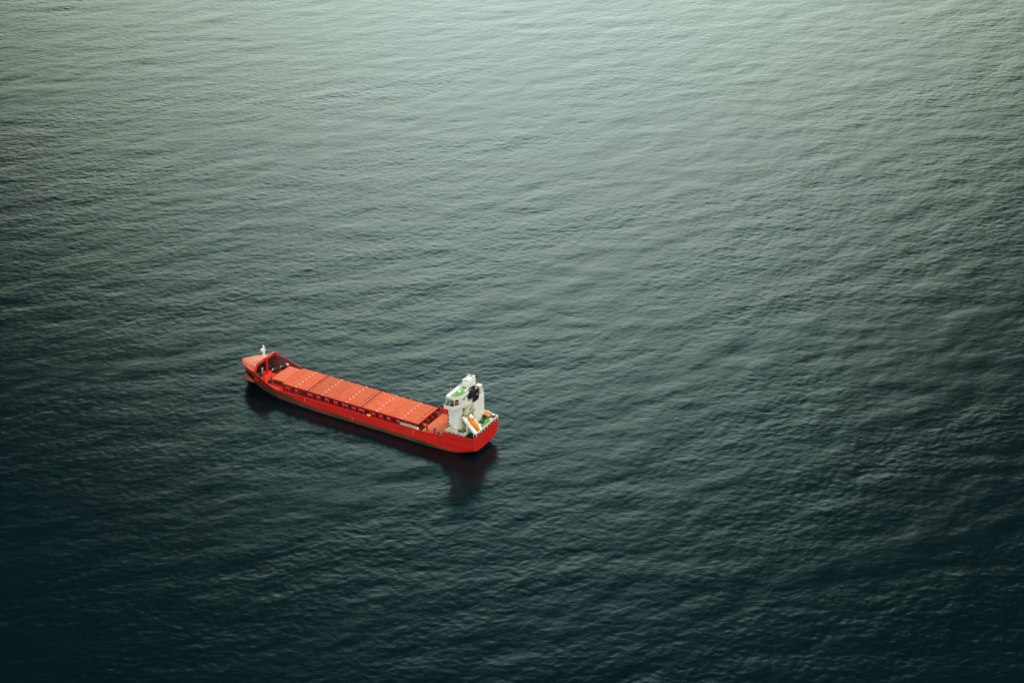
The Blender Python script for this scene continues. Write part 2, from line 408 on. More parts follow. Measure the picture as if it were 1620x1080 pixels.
# bulb
bm = B(); bmesh.ops.create_uvsphere(bm, u_segments=24, v_segments=14, radius=1)
for v in bm.verts:
    v.co = Vector((41.6 + math.copysign(abs(v.co.x) ** .75, v.co.x) * 4.5, v.co.y * 2.05, -.9 + v.co.z * 2.4))
link('bulbous_bow', bm, 'bulb', ship, smooth=True)

# hull marks: a white mark with a cross-bar, load line
def side_y(x_, z_):
    sec = hull_section(x_); return float(np.interp(z_, [p[1] for p in sec[7:]], [p[0] for p in sec[7:]]))
for x_, z0, z1 in ((18.7, 2.1, 3.3), (-18.4, 2.35, 3.55)):
    for s in (1, -1):
        bm = B(); y_ = side_y(x_, z0)
        hexa(bm, [(x_ - .07, s * (side_y(x_, z0) - .02), z0), (x_ + .07, s * (side_y(x_, z0) - .02), z0), (x_ + .07, s * (side_y(x_, z0) + .02), z0), (x_ - .07, s * (side_y(x_, z0) + .02), z0)],
             [(x_ - .10, s * (side_y(x_, z1) - .02), z1), (x_ + .10, s * (side_y(x_, z1) - .02), z1), (x_ + .10, s * (side_y(x_, z1) + .02), z1), (x_ - .10, s * (side_y(x_, z1) + .02), z1)])
        box(bm, x_ - .18, x_ + .18, s * side_y(x_, z1) - .02, s * side_y(x_, z1) + .02, z1 - .1, z1 + .06)
        link('hull_mark', bm, 'mark', ship)
for s in (1, -1):
    bm = B()
    for zz in (0.55, 0.95, 1.35, 1.75): box(bm, 2.2, 2.34, s * side_y(2.3, zz) - .02, s * side_y(2.3, zz) + .02, zz, zz + .22)
    link('draught_mark', bm, 'mark', ship)

# ------------------------------------------------------------------ bow
XR = 37.3; b0 = bt(XR)
def yk(x): 
    u = (x - XR) / (XS - .35 - XR); return max(.02, 4.35 * (1 - u ** 1.9) * 1.0)
def zk(x): return 7.45 - (7.45 - 5.85) * ((x - XR) / (XS - .35 - XR)) ** 1.15
bm = B(); rows = []
NB = 22
for i in range(NB + 1):
    u = i / NB; x_ = XR + (XS - .03 - XR) * u
    xx = min(x_, XS - .35)
    bb, kk_ = max(bt(x_) - .01, .02), min(yk(xx), max(bt(x_) * .72, .01)); zz = zk(xx)
    if x_ > XS - .36: zz = 5.85 - (x_ - XS + .36) * .5
    zb = zt(x_) + .05
    ridge = [(bb, zb), (bb * .45 + kk_ * .55, zb + (zz - zb) * .62), (kk_, zz), (kk_ * .5, zz + .07), (0, zz + .10)]
    row = [bm.verts.new((x_, p[0], p[1])) for p in ridge] + [bm.verts.new((x_, -p[0], p[1])) for p in ridge[-2::-1]]
    rows.append(row)
for a, b in zip(rows[:-1], rows[1:]):
    for i in range(len(a) - 1): bm.faces.new((a[i], a[i + 1], b[i + 1], b[i]))
whale = link('whaleback', bm, 'whaleback', ship, solid=.12)
whale.data.materials.append(M['dark']); whale.modifiers['shell'].material_offset = 1  # underside painted near black for the shade below
# arched lip along its after edge
bm = B()
arc = [(b0, zt(XR)), (b0 * .40 + 4.35 * .60, zt(XR) + (8.35 - zt(XR)) * .66), (4.35, 8.35), (2.2, 8.45), (0, 8.49)]
arc = arc + [(-a, b) for a, b in arc[-2::-1]]
for (a, b), (c, d_) in zip(arc[:-1], arc[1:]):
    hexa(bm, [(XR - .45, a * .93, b - .45), (XR - .45, a, b + .10), (XR - .10, a, b + .10), (XR + .05, a * .93, b - .8)],
         [(XR - .45, c * .93, d_ - .45), (XR - .45, c, d_ + .10), (XR - .10, c, d_ + .10), (XR + .05, c * .93, d_ - .8)])
link('arch_lip', bm, 'red', whale)
bm = B(); box(bm, 36.7, 37.2, -.33, .33, 3.2, 8.1); link('centre_pillar', bm, 'red', ship, bevel=.06)
# inside of bulwark wings: stays
for s in (1, -1):
    bm = B()
    for x_ in (31, 32.4, 33.8, 35.2):
        zz = zt(x_) - .1; yy = s * (bt(x_) - .14)
        hexa(bm, [(x_ - .05, yy, 3.2), (x_ + .05, yy, 3.2), (x_ + .05, yy - s * .6, 3.2), (x_ - .05, yy - s * .6, 3.2)],
             [(x_ - .05, yy, zz), (x_ + .05, yy, zz), (x_ + .05, yy - s * .12, zz), (x_ - .05, yy - s * .12, zz)])
    link('bulwark_stay', bm, 'maroon', ship)
# floor and bulkhead under the whaleback, painted dark for the shade there
bm = B()
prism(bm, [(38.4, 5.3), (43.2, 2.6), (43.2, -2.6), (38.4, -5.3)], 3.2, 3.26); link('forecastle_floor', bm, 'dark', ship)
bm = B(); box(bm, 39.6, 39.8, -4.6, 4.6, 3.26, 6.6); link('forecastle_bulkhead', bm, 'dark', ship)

def windlass(x_, y_):
    w = empty('windlass', ship); w.location = (x_, y_, 3.2)
    link('bedplate', box(B(), -.9, .9, -1.1, 1.1, 0, .18), 'dark', w)
    bm = B(); bar(bm, (0, -1.0, .85), (0, 1.0, .85), .12, 10)
    for yy, r in ((-.95, .38), (-.35, .55), (.25, .42), (.9, .36)): bar(bm, (0, yy - .1, .85), (0, yy + .1, .85), r, 16)
    bar(bm, (0, -.3, .85), (0, .25, .85), .33, 14)
    link('drum', bm, 'dark', w)
    link('gearbox', box(B(), -.5, .45, .28, .72, .18, 1.25), 'dgreen', w, bevel=.05)
    link('motor', bar(B(), (.5, .5, .6), (1.05, .5, .6), .25, 12), 'cream', w)
    return w
windlass(37.9, 2.9); windlass(37.9, -3.0); windlass(35.3, -2.4); windlass(34.3, -5.0)
def bollard(x_, y_, z_, mt='maroon'):
    o = empty('bollard', ship); o.location = (x_, y_, z_)
    link('plate', box(B(), -.75, .75, -.3, .3, 0, .08), mt, o)
    for xx in (-.42, .42):
        bm = B(); bar(bm, (xx, 0, .08), (xx, 0, .62), .19, 12); bar(bm, (xx, 0, .62), (xx, 0, .70), .25, 12); link('post', bm, mt, o)
for s in (1, -1):
    bollard(34.6, s * 4.9, 3.2, 'dark'); bollard(-23.6, s * 6.1, 4.35, 'red'); bollard(-36.6, s * 5.6 if s < 0 else 5.9, 6.02 if s < 0 else 4.62, 'dgreen')
def vent(x_, y_, z_, h=1.1, mt='red', r=.22):
    o = empty('ventilator', ship); o.location = (x_, y_, z_)
    link('stem', bar(B(), (0, 0, 0), (0, 0, h), r, 12), mt, o)
    bm = B(); bar(bm, (0, 0, h), (0, 0, h + .12), r * 1.3, 14, r * 1.9); bar(bm, (0, 0, h + .12), (0, 0, h + .34), r * 1.9, 14, r * 1.2); link('cap', bm, mt, o)
for p in ((35.4, 3.6, 3.2, .8, 'red'), (33.2, -4.9, 3.2, 1.0, 'red'), (35.9, -4.0, 3.2, .8, 'dark'), (33.6, 2.6, 3.2, .9, 'red'), (38.6, .2, 3.26, 1.1, 'cream'),
          (-22.5, 6.25, 4.35, .9, 'maroon'), (-25.0, 6.2, 4.35, 1.1, 'maroon'), (-26.2, 6.2, 4.35, .4, 'maroon'), (-24.2, -5.9, 4.35, 1.3, 'red')): vent(*p)
# mooring rope coils and lockers on the fore deck
link('rope_locker', box(B(), 32.4, 33.4, 3.4, 4.6, 3.2, 4.0), 'maroon', ship, bevel=.05)
link('white_locker', box(B(), 33.4, 34.3, -6.0, -5.5, 4.1, 4.5), 'white', ship, bevel=.04)
link('hatchway', box(B(), 35.3, 36.1, -3.7, -2.7, 3.2, 3.95), 'dark', ship, bevel=.05)

# foremast
fm = empty('foremast', ship); fm.location = (37.75, 0, 7.5)
bm = B(); bar(bm, (0, 0, 0), (0, 0, 3.6), .42, 14, .36); bar(bm, (0, 0, 3.6), (0, 0, 4.6), .26, 10, .22)
link('mast_pole', bm, 'white', fm)
bm = B(); box(bm, -.4, .4, -.6, .6, 3.0, 3.12); box(bm, -.3, .3, .35, 1.05, 3.15, 3.9); railing([(-.3, -.75, 0), (.3, -.75, 0)], .01, fm) if 0 else None
bar(bm, (0, -.75, 3.9), (0, .75, 3.9), .09, 8); link('crosstree', bm, 'white', fm)
link('mast_light', bar(B(), (.35, -.3, 3.15), (.35, -.3, 3.6), .2, 10), 'cream', fm)
link('mast_light', bar(B(), (.0, .0, 4.6), (.0, .0, 4.8), .18, 10), 'white', fm)
bm = B(); bar(bm, (-.4, 0, .9), (0, 0, 2.9), .06, 6); bar(bm, (.0, -.7, 0), (0, 0, 2.0), .05, 6); bar(bm, (.0, .7, 0), (0, 0, 2.0), .05, 6); link('mast_stay', bm, 'white', fm)

# ------------------------------------------------------------------ hold: coaming, covers
bm = B()
box(bm, -18.6, 27.4, 4.75, 4.9, 3.2, 4.62); box(bm, -18.6, 27.4, -4.9, -4.75, 3.2, 4.62)
box(bm, -18.75, -18.6, -4.9, 4.9, 3.2, 4.62); box(bm, 27.4, 27.55, -4.9, 4.9, 3.2, 4.62)
box(bm, 27.55, 31.7, 3.8, 3.95, 3.2, 4.62); box(bm, 27.55, 31.7, -3.95, -3.8, 3.2, 4.62); box(bm, 31.55, 31.7, -3.8, 3.8, 3.2, 4.62)
link('hatch_coaming', bm, 'maroon', ship)  # coaming painted dark for the shade under the cover edge
for s in (1, -1):
    x_ = -18.0
    while x_ < 27:
        bm = B(); hexa(bm, [(x_ - .09, s * 4.9, 3.2), (x_ + .09, s * 4.9, 3.2), (x_ + .09, s * 5.5, 3.2), (x_ - .09, s * 5.5, 3.2)], [(x_ - .09, s * 4.9, 4.6), (x_ + .09, s * 4.9, 4.6), (x_ + .09, s * 5.12, 4.6), (x_ - .09, s * 5.12, 4.6)])
        link('coaming_stay', bm, 'red', ship); x_ += 3.05
# covers
def cover(x0, x1, w, z0, z1, rows_, dash, seam, mt='hatch', crown=0.10):
    bm = B(); n = 8
    prof = [(w * (1 - 2 * i / n), z1 + crown * (1 - (2 * i / n - 1) ** 2)) for i in range(n + 1)]
    a = [bm.verts.new((x0, p[0], p[1])) for p in prof] + [bm.verts.new((x0, -w, z0)), bm.verts.new((x0, w, z0))]
    b = [bm.verts.new((x1, v.co.y, v.co.z)) for v in a]
    bm.faces.new(a); bm.faces.new(b[::-1])
    for i in range(len(a)): bm.faces.new((a[i], a[(i + 1) % len(a)], b[(i + 1) % len(a)], b[i]))
    o = link('hatch_cover', bm, mt, ship, bevel=.03)
    def zc(yy): return z1 + crown * (1 - (yy / w) ** 2)
    # side skirt in darker paint
    for s in (1, -1):
        link('cover_skirt', box(B(), x0 + .02, x1 - .02, s * w - .01, s * w + .035, z0 + .12, z1 - .03), 'red', o)
    for xr in rows_:
        for i in range(7):
            yy = w * .955 * (1 - i / 3); q = B(); zz = zc(yy) - .015
            prism(q, [(xr - .23, yy - .18), (xr + .23, yy - .18), (xr + .23, yy + .18), (xr - .23, yy + .18)], zz, zz + .06)
            link('container_socket', q, 'socket', o, bevel=.02)
    if seam:
        q = B()
        for i in range(10):
            ya, yb = w * (1 - .2 * i), w * (.8 - .2 * i); e = .004
            hexa(q, [(seam - .17, ya, zc(ya) - .03), (seam + .17, ya, zc(ya) - .03), (seam + .17, yb, zc(yb) - .03), (seam - .17, yb, zc(yb) - .03)],
                    [(seam - .17, ya, zc(ya) + .012), (seam + .17, ya, zc(ya) + .012), (seam + .17, yb, zc(yb) + .012), (seam - .17, yb, zc(yb) + .012)])
        bmesh.ops.remove_doubles(q, verts=q.verts, dist=.001)
        link('seam_strip', q, M['seam'], o)
    for xr in dash:
        q = B()
        for i in range(5):
            yy = w * (.72 - .36 * i); hexa(q, [(xr - .15, yy - .5, zc(yy - .5) - .03), (xr + .15, yy - .5, zc(yy - .5) - .03), (xr + .15, yy + .5, zc(yy + .5) - .03), (xr - .15, yy + .5, zc(yy + .5) - .03)],
                                           [(xr - .15, yy - .5, zc(yy - .5) + .012), (xr + .15, yy - .5, zc(yy - .5) + .012), (xr + .15, yy + .5, zc(yy + .5) + .012), (xr - .15, yy + .5, zc(yy + .5) + .012)])
        link('hinge_slots', q, 'slot', o)
    return o
gap = .20
cover(27.62, 31.9, 4.3, 4.66, 4.95, [], [], 27.85, 'hatch_pale')
cover(18.63 + gap, 27.5, 5.2, 4.64, 5.0, [22.9], [], 0)
cover(9.33 + .025, 18.63 - gap, 5.2, 4.64, 5.0, [13.7], [17.7], 9.56)
cover(0.02 + gap, 9.33 - .025, 5.2, 4.64, 5.0, [5.3], [1.0], 0)
cover(-9.3 + .025, 0.02 - gap, 5.2, 4.64, 5.0, [-5.0], [-.95], 0)
cover(-18.95, -9.3 - .025, 5.2, 4.64, 5.0, [-13.4], [-18.0], -9.55)
bm = B(); box(bm, 18.40, 18.86, -5.15, 5.15, 4.66, 4.90); link('cross_joint', bm, 'joint', ship)
bm = B(); box(bm, -.20, .24, -5.15, 5.15, 4.66, 4.90); link('cross_joint', bm, 'joint', ship)
bm = B(); box(bm, 9.23, 9.43, -5.1, 5.1, 4.66, 4.97); link('cross_joint', bm, 'slot', ship)
bm = B(); box(bm, -9.4, -9.2, -5.1, 5.1, 4.66, 4.97); link('cross_joint', bm, 'slot', ship)
# lashing posts on the walkways, in pairs with a top bar
def lash(x_, s, wide, h=1.35, mt='red'):
    o = empty('lashing_post', ship); o.location = (x_, s * 6.15, 3.2)
    for xx in (-wide / 2, wide / 2): link('post', box(B(), xx - .1, xx + .1, -.14, .14, 0, h), mt, o)
    link('cross_bar', box(B(), -wide / 2 - .12, wide / 2 + .12, -.16, .16, h - .02, h + .14), mt, o)
for s in (1, -1):
    for x_, w_ in ((25.2, 1.0), (22.0, .7), (17.2, 1.3), (14.2, .7), (11.3, .9), (8.2, .8), (5.1, 1.6), (2.0, .7), (-.4, 1.7), (-4.6, .8), (-7.2, .7), (-9.7, 1.0), (-13.0, .9), (-16.6, .8)):
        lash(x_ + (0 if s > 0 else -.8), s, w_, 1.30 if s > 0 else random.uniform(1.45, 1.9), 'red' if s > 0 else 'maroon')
for s in (1, -1):     # pipes along the walkway
    bm = B()
    for k in range(3): bar(bm, (-18, s * (5.62 + .16 * k), 3.42), (27, s * (5.62 + .16 * k), 3.42), .06, 6)
    link('deck_pipes', bm, 'maroon', ship)
# fold-away gear at the starboard after corner of the hold
g = empty('hatch_crane_gear', ship); g.location = (-21.0, -5.0, 4.35)
link('housing', box(B(), -1.6, .6, -1.0, .3, 0, 1.3), 'red', g, bevel=.08)
link('arm', bar(B(), (-2.2, -.2, 1.6), (1.2, -.6, 1.5), .28, 10), 'maroon', g)
link('cylinder', bar(B(), (-1.4, .5, .6), (.9, .55, .7), .2, 10), 'red', g)
link('wheel', bar(B(), (-2.6, -.5, 1.1), (-2.6, .2, 1.1), .65, 18), 'red', g)
link('dark_floor_sheet', box(B(), -21.15, -18.9, -5.0, 5.0, 3.2, 3.24), 'dark', ship)  # dark sheet over the floor between hatch end and quarter deck
bm = B()
for yy in (-3.5, -1.2, 1.1, 3.4): box(bm, -19.9, -19.0, yy - .12, yy + .12, 3.24, 4.5)
link('end_stays', bm, 'red', ship)
link('end_locker', box(B(), -21.0, -20.2, 3.6, 4.6, 4.35, 4.75), 'hatch', ship, bevel=.04)

# ------------------------------------------------------------------ deckhouse
PD = 6.02
def window(x0, x1, y0, y1, z0, z1, parent, ax):
    fr = B(); e = .05
    if ax == 'x': box(fr, x0 - e, x0 + e, y0 - .07, y1 + .07, z0 - .07, z1 + .07)
    else: box(fr, x0 - .07, x1 + .07, y0 - e, y0 + e, z0 - .07, z1 + .07)
    f = link('window', fr, 'white', parent)
    pn = B(); e = .065
    if ax == 'x': box(pn, x0 - e, x0 + e, y0, y1, z0, z1)
    else: box(pn, x0, x1, y0 - e, y0 + e, z0, z1)
    link('pane', pn, 'glass', f)
house = link('deck_house', prism(B(), [(-28.8, 5.0), (-28.8, -5.6), (-32.3, -5.6), (-32.3, 3.6), (-31.6, 4.9), (-31.0, 5.0)], PD, 13.55), 'white', ship, bevel=.05)
for lv in (7.4, 9.9, 12.2):
    for yy in (-4.4, -2.6, -.8, 1.0, 2.8): window(-28.8, 0, yy, yy + .7, lv, lv + .8, house, 'x')
bm = B()
for zz in (8.5, 11.0):
    box(bm, -32.36, -28.76, 4.98, 5.05, zz, zz + .08); box(bm, -28.78, -28.72, -5.6, 5.0, zz, zz + .08)
link('belt_moulding', bm, 'cream', house)
# side door and lamp
d_ = link('side_door', box(B(), -30.6, -29.9, 4.98, 5.06, PD + .15, PD + 2.0), 'cream', house)
link('door_handle', bar(B(), (-30.5, 5.1, PD + 1.0), (-30.3, 5.1, PD + 1.0), .03, 6), 'steel', d_)
# aft landings and stairs between house and casing
for zz in (8.5, 11.0, 13.4):
    bm = B(); box(bm, -34.0 if zz < 13 else -33.2, -32.35, -.7, 3.7, zz, zz + .14); l_ = link('landing', bm, 'olive' if zz < 13 else 'cream', ship)  # lower landings olive, with the stair recess shade in the colour
    xa = -34.0 if zz < 13 else -33.2
    railing([(-32.4, 3.65, zz + .14), (xa, 3.65, zz + .14), (xa, -.6, zz + .14)], 1.0, l_, 'cream', r=.03)
for i, zz in enumerate((PD, 8.62, 11.1)):
    o = empty('stair', ship); bm = B(); n = 9; x0, x1 = (-33.3, -32.9)
    y0, y1 = ((3.2, .4) if i % 2 == 0 else (.4, 3.2)); h = 2.5
    for k in range(n):
        t = (k + .5) / n; box(bm, -33.6, -32.9, min(y0, y1) + 0 if 0 else y0 + (y1 - y0) * t - .14, y0 + (y1 - y0) * t + .14, zz + h * t - .03, zz + h * t + .03)
    link('treads', bm, 'cream', o)
    bm = B()
    for xx in (-33.62, -32.88): bar(bm, (xx, y0, zz), (xx, y1, zz + h), .07, 6); bar(bm, (xx, y0, zz + .9), (xx, y1, zz + h + .9), .035, 6)
    link('stringers', bm, 'cream', o)
# bridge deck with wings
wing_pts = [(-28.5, 6.85), (-28.5, -6.6), (-31.0, -6.6), (-32.6, -5.4), (-33.1, 1.5), (-33.1, 3.4), (-32.4, 4.9), (-31.4, 6.85)]
bd = link('bridge_deck', prism(B(), wing_pts, 13.56, 13.8), 'white', ship)
link('deck_cover', prism(B(), [(-28.7, 6.7), (-28.7, -6.4), (-31.0, -6.4), (-32.5, -5.3), (-32.95, 1.5), (-32.95, 3.3), (-32.3, 4.75), (-31.3, 6.7)], 13.8, 13.815), 'olive', bd)
bm = B()
par_ = [(-32.9, 1.4), (-33.08, 3.4), (-32.38, 4.9), (-31.38, 6.83), (-28.52, 6.83), (-28.52, 5.2)]
for (a, b), (c, e) in zip(par_[:-1], par_[1:]):
    dv = Vector((c - a, e - b, 0)).normalized(); nn = Vector((-dv.y, dv.x, 0)) * .04
    hexa(bm, [(a - nn.x, b - nn.y, 13.8), (a + nn.x, b + nn.y, 13.8), (c + nn.x, e + nn.y, 13.8), (c - nn.x, e - nn.y, 13.8)], [(a - nn.x, b - nn.y, 14.75), (a + nn.x, b + nn.y, 14.75), (c + nn.x, e + nn.y, 14.75), (c - nn.x, e - nn.y, 14.75)])
link('wing_parapet', bm, 'white', bd)
box(bm := B(), -28.56, -28.48, -6.6, -5.0, 13.8, 14.75); box(bm, -31.0, -28.48, -6.6, -6.52, 13.8, 14.75); link('wing_parapet', bm, 'white', bd)
link('wing_console', box(B(), -29.4, -28.9, 5.9, 6.4, 13.82, 14.8), 'dark', bd, bevel=.04)
link('wing_console', box(B(), -30.9, -30.3, 5.5, 6.0, 13.82, 14.6), 'dark', bd, bevel=.04)
# wheelhouse
wh = link('wheelhouse', prism(B(), [(-28.9, 3.9), (-28.9, -5.2), (-31.2, -5.2), (-31.2, .2), (-32.2, .2), (-32.2, 3.2), (-31.6, 3.9)], 13.82, 16.3), 'white', ship, bevel=.04)
for i in range(7): window(-28.9, 0, -4.9 + i * 1.28, -4.9 + i * 1.28 + 1.05, 14.9, 15.8, wh, 'x')
for yy in (.2, 1.9): window(-32.2, 0, yy, yy + .8, 15.0, 15.6, wh, 'x')
window(-31.3, -30.5, 3.9, 0, 14.9, 15.7, wh, 'y'); window(-29.9, -29.1, 3.9, 0, 14.9, 15.7, wh, 'y')
link('wing_shade_panel', box(B(), -31.5, -28.95, 3.9, 3.93, 13.83, 16.28), 'olive', wh)  # olive panel painted as the shaded interior of the covered wing
roof = link('bridge_roof', prism(B(), [(-28.6, 5.9), (-28.6, -5.5), (-31.35, -5.5), (-31.35, .1), (-32.6, .1), (-32.6, 3.9), (-31.3, 5.9)], 16.3, 16.5), 'white', ship, bevel=.03)
link('roof_deck', prism(B(), [(-29.2, 4.7), (-29.2, -4.6), (-30.9, -4.6), (-30.9, .3), (-31.9, .3), (-31.9, 3.4), (-31.0, 4.7)], 16.5, 16.52), mat('bright_green_roof', (.10, .33, .06), .7, .9, (.24, .42, .14), .8), roof)
bm = B()
for xx, yy in ((-28.7, 5.75), (-31.2, 5.7)): bar(bm, (xx, yy, 13.8), (xx, yy, 16.3), .09, 8)
link('wing_post', bm, 'white', roof)
bm = B()
for (a, b), (c, e) in zip([(-32.5, .15), (-32.5, 3.85), (-31.25, 5.8), (-28.7, 5.8), (-28.7, -5.4)][:-1], [(-32.5, 3.85), (-31.25, 5.8), (-28.7, 5.8), (-28.7, -5.4)]):
    dv = Vector((c - a, e - b, 0)).normalized(); nn = Vector((-dv.y, dv.x, 0)) * .05
    hexa(bm, [(a - nn.x, b - nn.y, 16.5), (a + nn.x, b + nn.y, 16.5), (c + nn.x, e + nn.y, 16.5), (c - nn.x, e - nn.y, 16.5)], [(a - nn.x, b - nn.y, 17.15), (a + nn.x, b + nn.y, 17.15), (c + nn.x, e + nn.y, 17.15), (c - nn.x, e - nn.y, 17.15)])
link('roof_parapet', bm, 'white', roof)
link('roof_box', box(B(), -30.6, -30.0, 1.3, 1.9, 16.52, 17.1), 'white', roof, bevel=.04)
link('compass_stand', bar(B(), (-30.2, .3, 16.52), (-30.2, .3, 17.7), .16, 10), 'white', roof)
link('whip_aerial', bar(B(), (-29.0, 3.9, 16.5), (-29.0, 3.9, 20.6), .045, 6, .02), 'white', roof)
link('whip_aerial', bar(B(), (-28.9, -4.9, 16.5), (-28.9, -4.9, 20.0), .035, 6, .015), 'white', roof)
# radar house and mast
rh = link('radar_house', box(B(), -31.3, -29.2, -5.5, -1.8, 16.5, 18.0), 'white', ship, bevel=.05)
railing([(-29.25, -1.85, 18.0), (-29.25, -5.4, 18.0), (-31.2, -5.4, 18.0), (-31.2, -1.85, 18.0)], .55, rh, 'cream', r=.035)
rm = empty('radar_mast', ship); rm.location = (-30.2, -3.2, 17.9)
bm = B(); bar(bm, (0, 0, 0), (0, 0, .9), .26, 10, .2); link('mast_pole', bm, 'white', rm)
link('radar_platform', box(B(), -.7, .7, -.9, .9, .5, .62), 'white', rm)
link('radar_scanner', box(B(), -.10, .10, -1.2, 1.2, .95, 1.18), 'white', rm, bevel=.04)
link('satellite_dome', bm_ := None, 'white', rm) if 0 else None
for (xx, yy, zz, rr) in ((-30.9, -5.0, 18.5, .42), (-29.5, -2.1, 18.5, .36)):
    q = B(); bmesh.ops.create_uvsphere(q, u_segments=16, v_segments=10, radius=rr)
    for v in q.verts: v.co += Vector((xx, yy, zz))
    bar(q, (xx, yy, 18.0), (xx, yy, zz), .12, 8); link('satellite_dome', q, 'white', rh, smooth=True)
for (xx, yy, h) in ((-29.4, -2.6, 1.0), (-29.4, -5.2, 1.7), (-31.1, -2.4, .9), (-31.1, -5.3, 1.4), (-30.2, -4.4, 1.6)):
    link('aerial', bar(B(), (xx, yy, 18.0), (xx, yy, 18.0 + h * .6), .09, 6, .06), 'white', rh)
# casing and funnel
cas = link('engine_casing', box(B(), -33.6, -32.35, -6.2, -.8, PD, 13.2), 'white', ship, bevel=.05)
link('casing_top', box(B(), -33.55, -32.4, -6.15, -3.4, 13.2, 14.0), 'white', cas, bevel=.04)
link('ventilation_tower', box(B(), -33.2, -31.7, -6.0, -4.6, 14.0, 16.2), 'cream', cas, bevel=.05)
link('casing_coaming', box(B(), -33.4, -32.5, -6.0, -3.6, 14.0, 14.04), 'olive', cas)
railing([(-33.5, -3.4, 14.0), (-33.5, -6.1, 14.0), (-32.5, -6.1, 14.0)], .9, cas, 'cream', r=.03)
fu = link('funnel', box(B(), -33.68, -31.55, -3.35, -.7, 13.4, 16.6), 'black', ship, bevel=.1)
fb = link('funnel_base', box(B(), -33.64, -32.36, -3.28, -.77, 13.2, 13.41), 'black', fu)
link('funnel_grille', box(B(), -33.72, -33.66, -2.9, -1.2, 14.2, 15.3), 'dark', fu)
for (xx, yy, h, r) in ((-32.1, -1.4, .55, .2), (-32.8, -2.2, .75, .26), (-32.1, -2.7, .5, .16), (-33.2, -1.3, .4, .12)):
    link('exhaust_pipe', bar(B(), (xx, yy, 16.5), (xx - .15, yy, 16.6 + h), r, 12), 'dark', fu)
link('funnel_highlight', box(B(), -33.35, -33.1, -2.6, -2.3, 16.6, 16.8), 'white', fu)  # small pale boxes painted as bright highlights on the funnel
link('funnel_highlight', box(B(), -33.74, -33.69, -2.35, -2.05, 14.95, 15.35), 'cream', fu)
link('funnel_highlight', box(B(), -32.5, -32.2, -1.0, -.8, 16.6, 16.8), 'cream', fu)
# low deckhouse parts round the port quarter
link('vent_box', box(B(), -29.9, -29.1, 5.4, 6.2, PD, 7.2), 'cream', ship, bevel=.05)
bm = B(); hexa(bm, [(-30.6, 5.2, PD), (-29.2, 5.2, PD), (-29.2, 5.3, PD), (-30.6, 5.3, PD)], [(-30.0, 5.2, 7.9), (-29.8, 5.2, 7.9), (-29.8, 5.3, 7.9), (-30.0, 5.3, 7.9)]); link('ladder_brace', bm, 'cream', ship)
link('deck_locker', box(B(), -32.6, -31.2, 5.3, 6.1, PD, 6.75), 'cream', ship, bevel=.05)
link('deck_locker', box(B(), -34.2, -33.2, 5.4, 6.1, PD, 6.7), 'olive', ship, bevel=.05)
link('mushroom_vent', bar(B(), (-33.0, 4.9, PD), (-33.0, 4.9, 7.0), .35, 12), 'green', ship)
link('mushroom_vent', bar(B(), (-34.4, -5.0, PD), (-34.4, -5.0, 7.3), .4, 12), 'dgreen', ship)
link('mooring_winch', bar(B(), (-34.6, .6, 6.7), (-34.6, 2.0, 6.7), .55, 14), 'dgreen', ship)
link('mooring_winch', bar(B(), (-35.1, -1.6, 6.6), (-35.1, -3.2, 6.6), .5, 14), 'dgreen', ship)
link('rope_drum', bar(B(), (-36.3, 4.2, 5.2), (-36.3, 5.4, 5.2), .5, 14), 'dark', ship)
# poop rails and white bulwark band round the stern
railing([(-28.7, 6.72, 6.05), (-34.8, 6.72, 6.12), (-34.8, 3.35, 6.05)], 1.05, ship, 'white', r=.055, step=.75)
railing([(-28.7, -6.72, 6.05), (-35.6, -6.72, 6.12)], 1.3, ship, 'white', r=.055, step=1.0)
bm = B()
box(bm, -37.72, -37.6, -6.85, 5.2, 6.95, 7.3)
for i in range(9): yy = -6.6 + i * 1.42; box(bm, -37.70, -37.60, yy - .16, yy + .16, 6.15, 6.96)
box(bm, -37.6, -35.5, -6.87, -6.75, 6.95, 7.3)
link('stern_rail', bm, 'white', ship, bevel=.02)
railing([(-37.5, 2.4, 6.02), (-36.4, 2.4, 6.02)], 1.0, ship, 'white')
for xx in (-30.2, -31.6, -32.9, -34.2): link('rail_gap_block', box(B(), xx - .45, xx + .45, 6.62, 6.915, 6.02, 6.36), 'dark', ship, bevel=.04)  # dark blocks in place of the shaded gaps below the rail
for yy in (-5.6, -3.9, -2.2, -.4, 1.4, 3.1): link('rail_gap_block', box(B(), -37.73, -37.40, yy - .4, yy + .4, 6.04, 6.42), 'dark', ship, bevel=.04)  # same dark gap blocks along the transom edge
for (x0, x1, y0, y1, h, mt_) in ((-30.9, -30.3, 5.5, 6.3, .9, 'cream'), (-33.0, -32.5, 5.6, 6.3, 1.1, 'dgreen'), (-32.2, -31.6, 4.7, 5.2, .8, 'orange'), (-34.3, -33.8, 3.9, 4.6, .9, 'dgreen'), (-29.5, -29.0, 5.15, 5.6, 1.7, 'olive'), (-36.9, -36.3, -5.2, -4.2, .8, 'cream'), (-35.9, -35.2, -.9, .2, .9, 'cream')):
    link('deck_box', box(B(), x0, x1, y0, y1, PD, PD + h), mt_, ship, bevel=.05)
for zz in (7.9, 9.0, 10.2): link('step_bracket', box(B(), -28.95, -28.7, 5.0, 5.25, zz, zz + .45), 'maroon', ship)
for (yy, zz) in ((3.2, 9.3), (3.2, 11.9), (2.2, 7.2)): link('aft_shade_patch', box(B(), -32.42 if yy < 2.5 else -32.42, -32.3, yy - 1.0, yy - .2, zz - .7, zz + 1.0), 'olive', ship)  # flat olive patches painted as shade behind the stairs
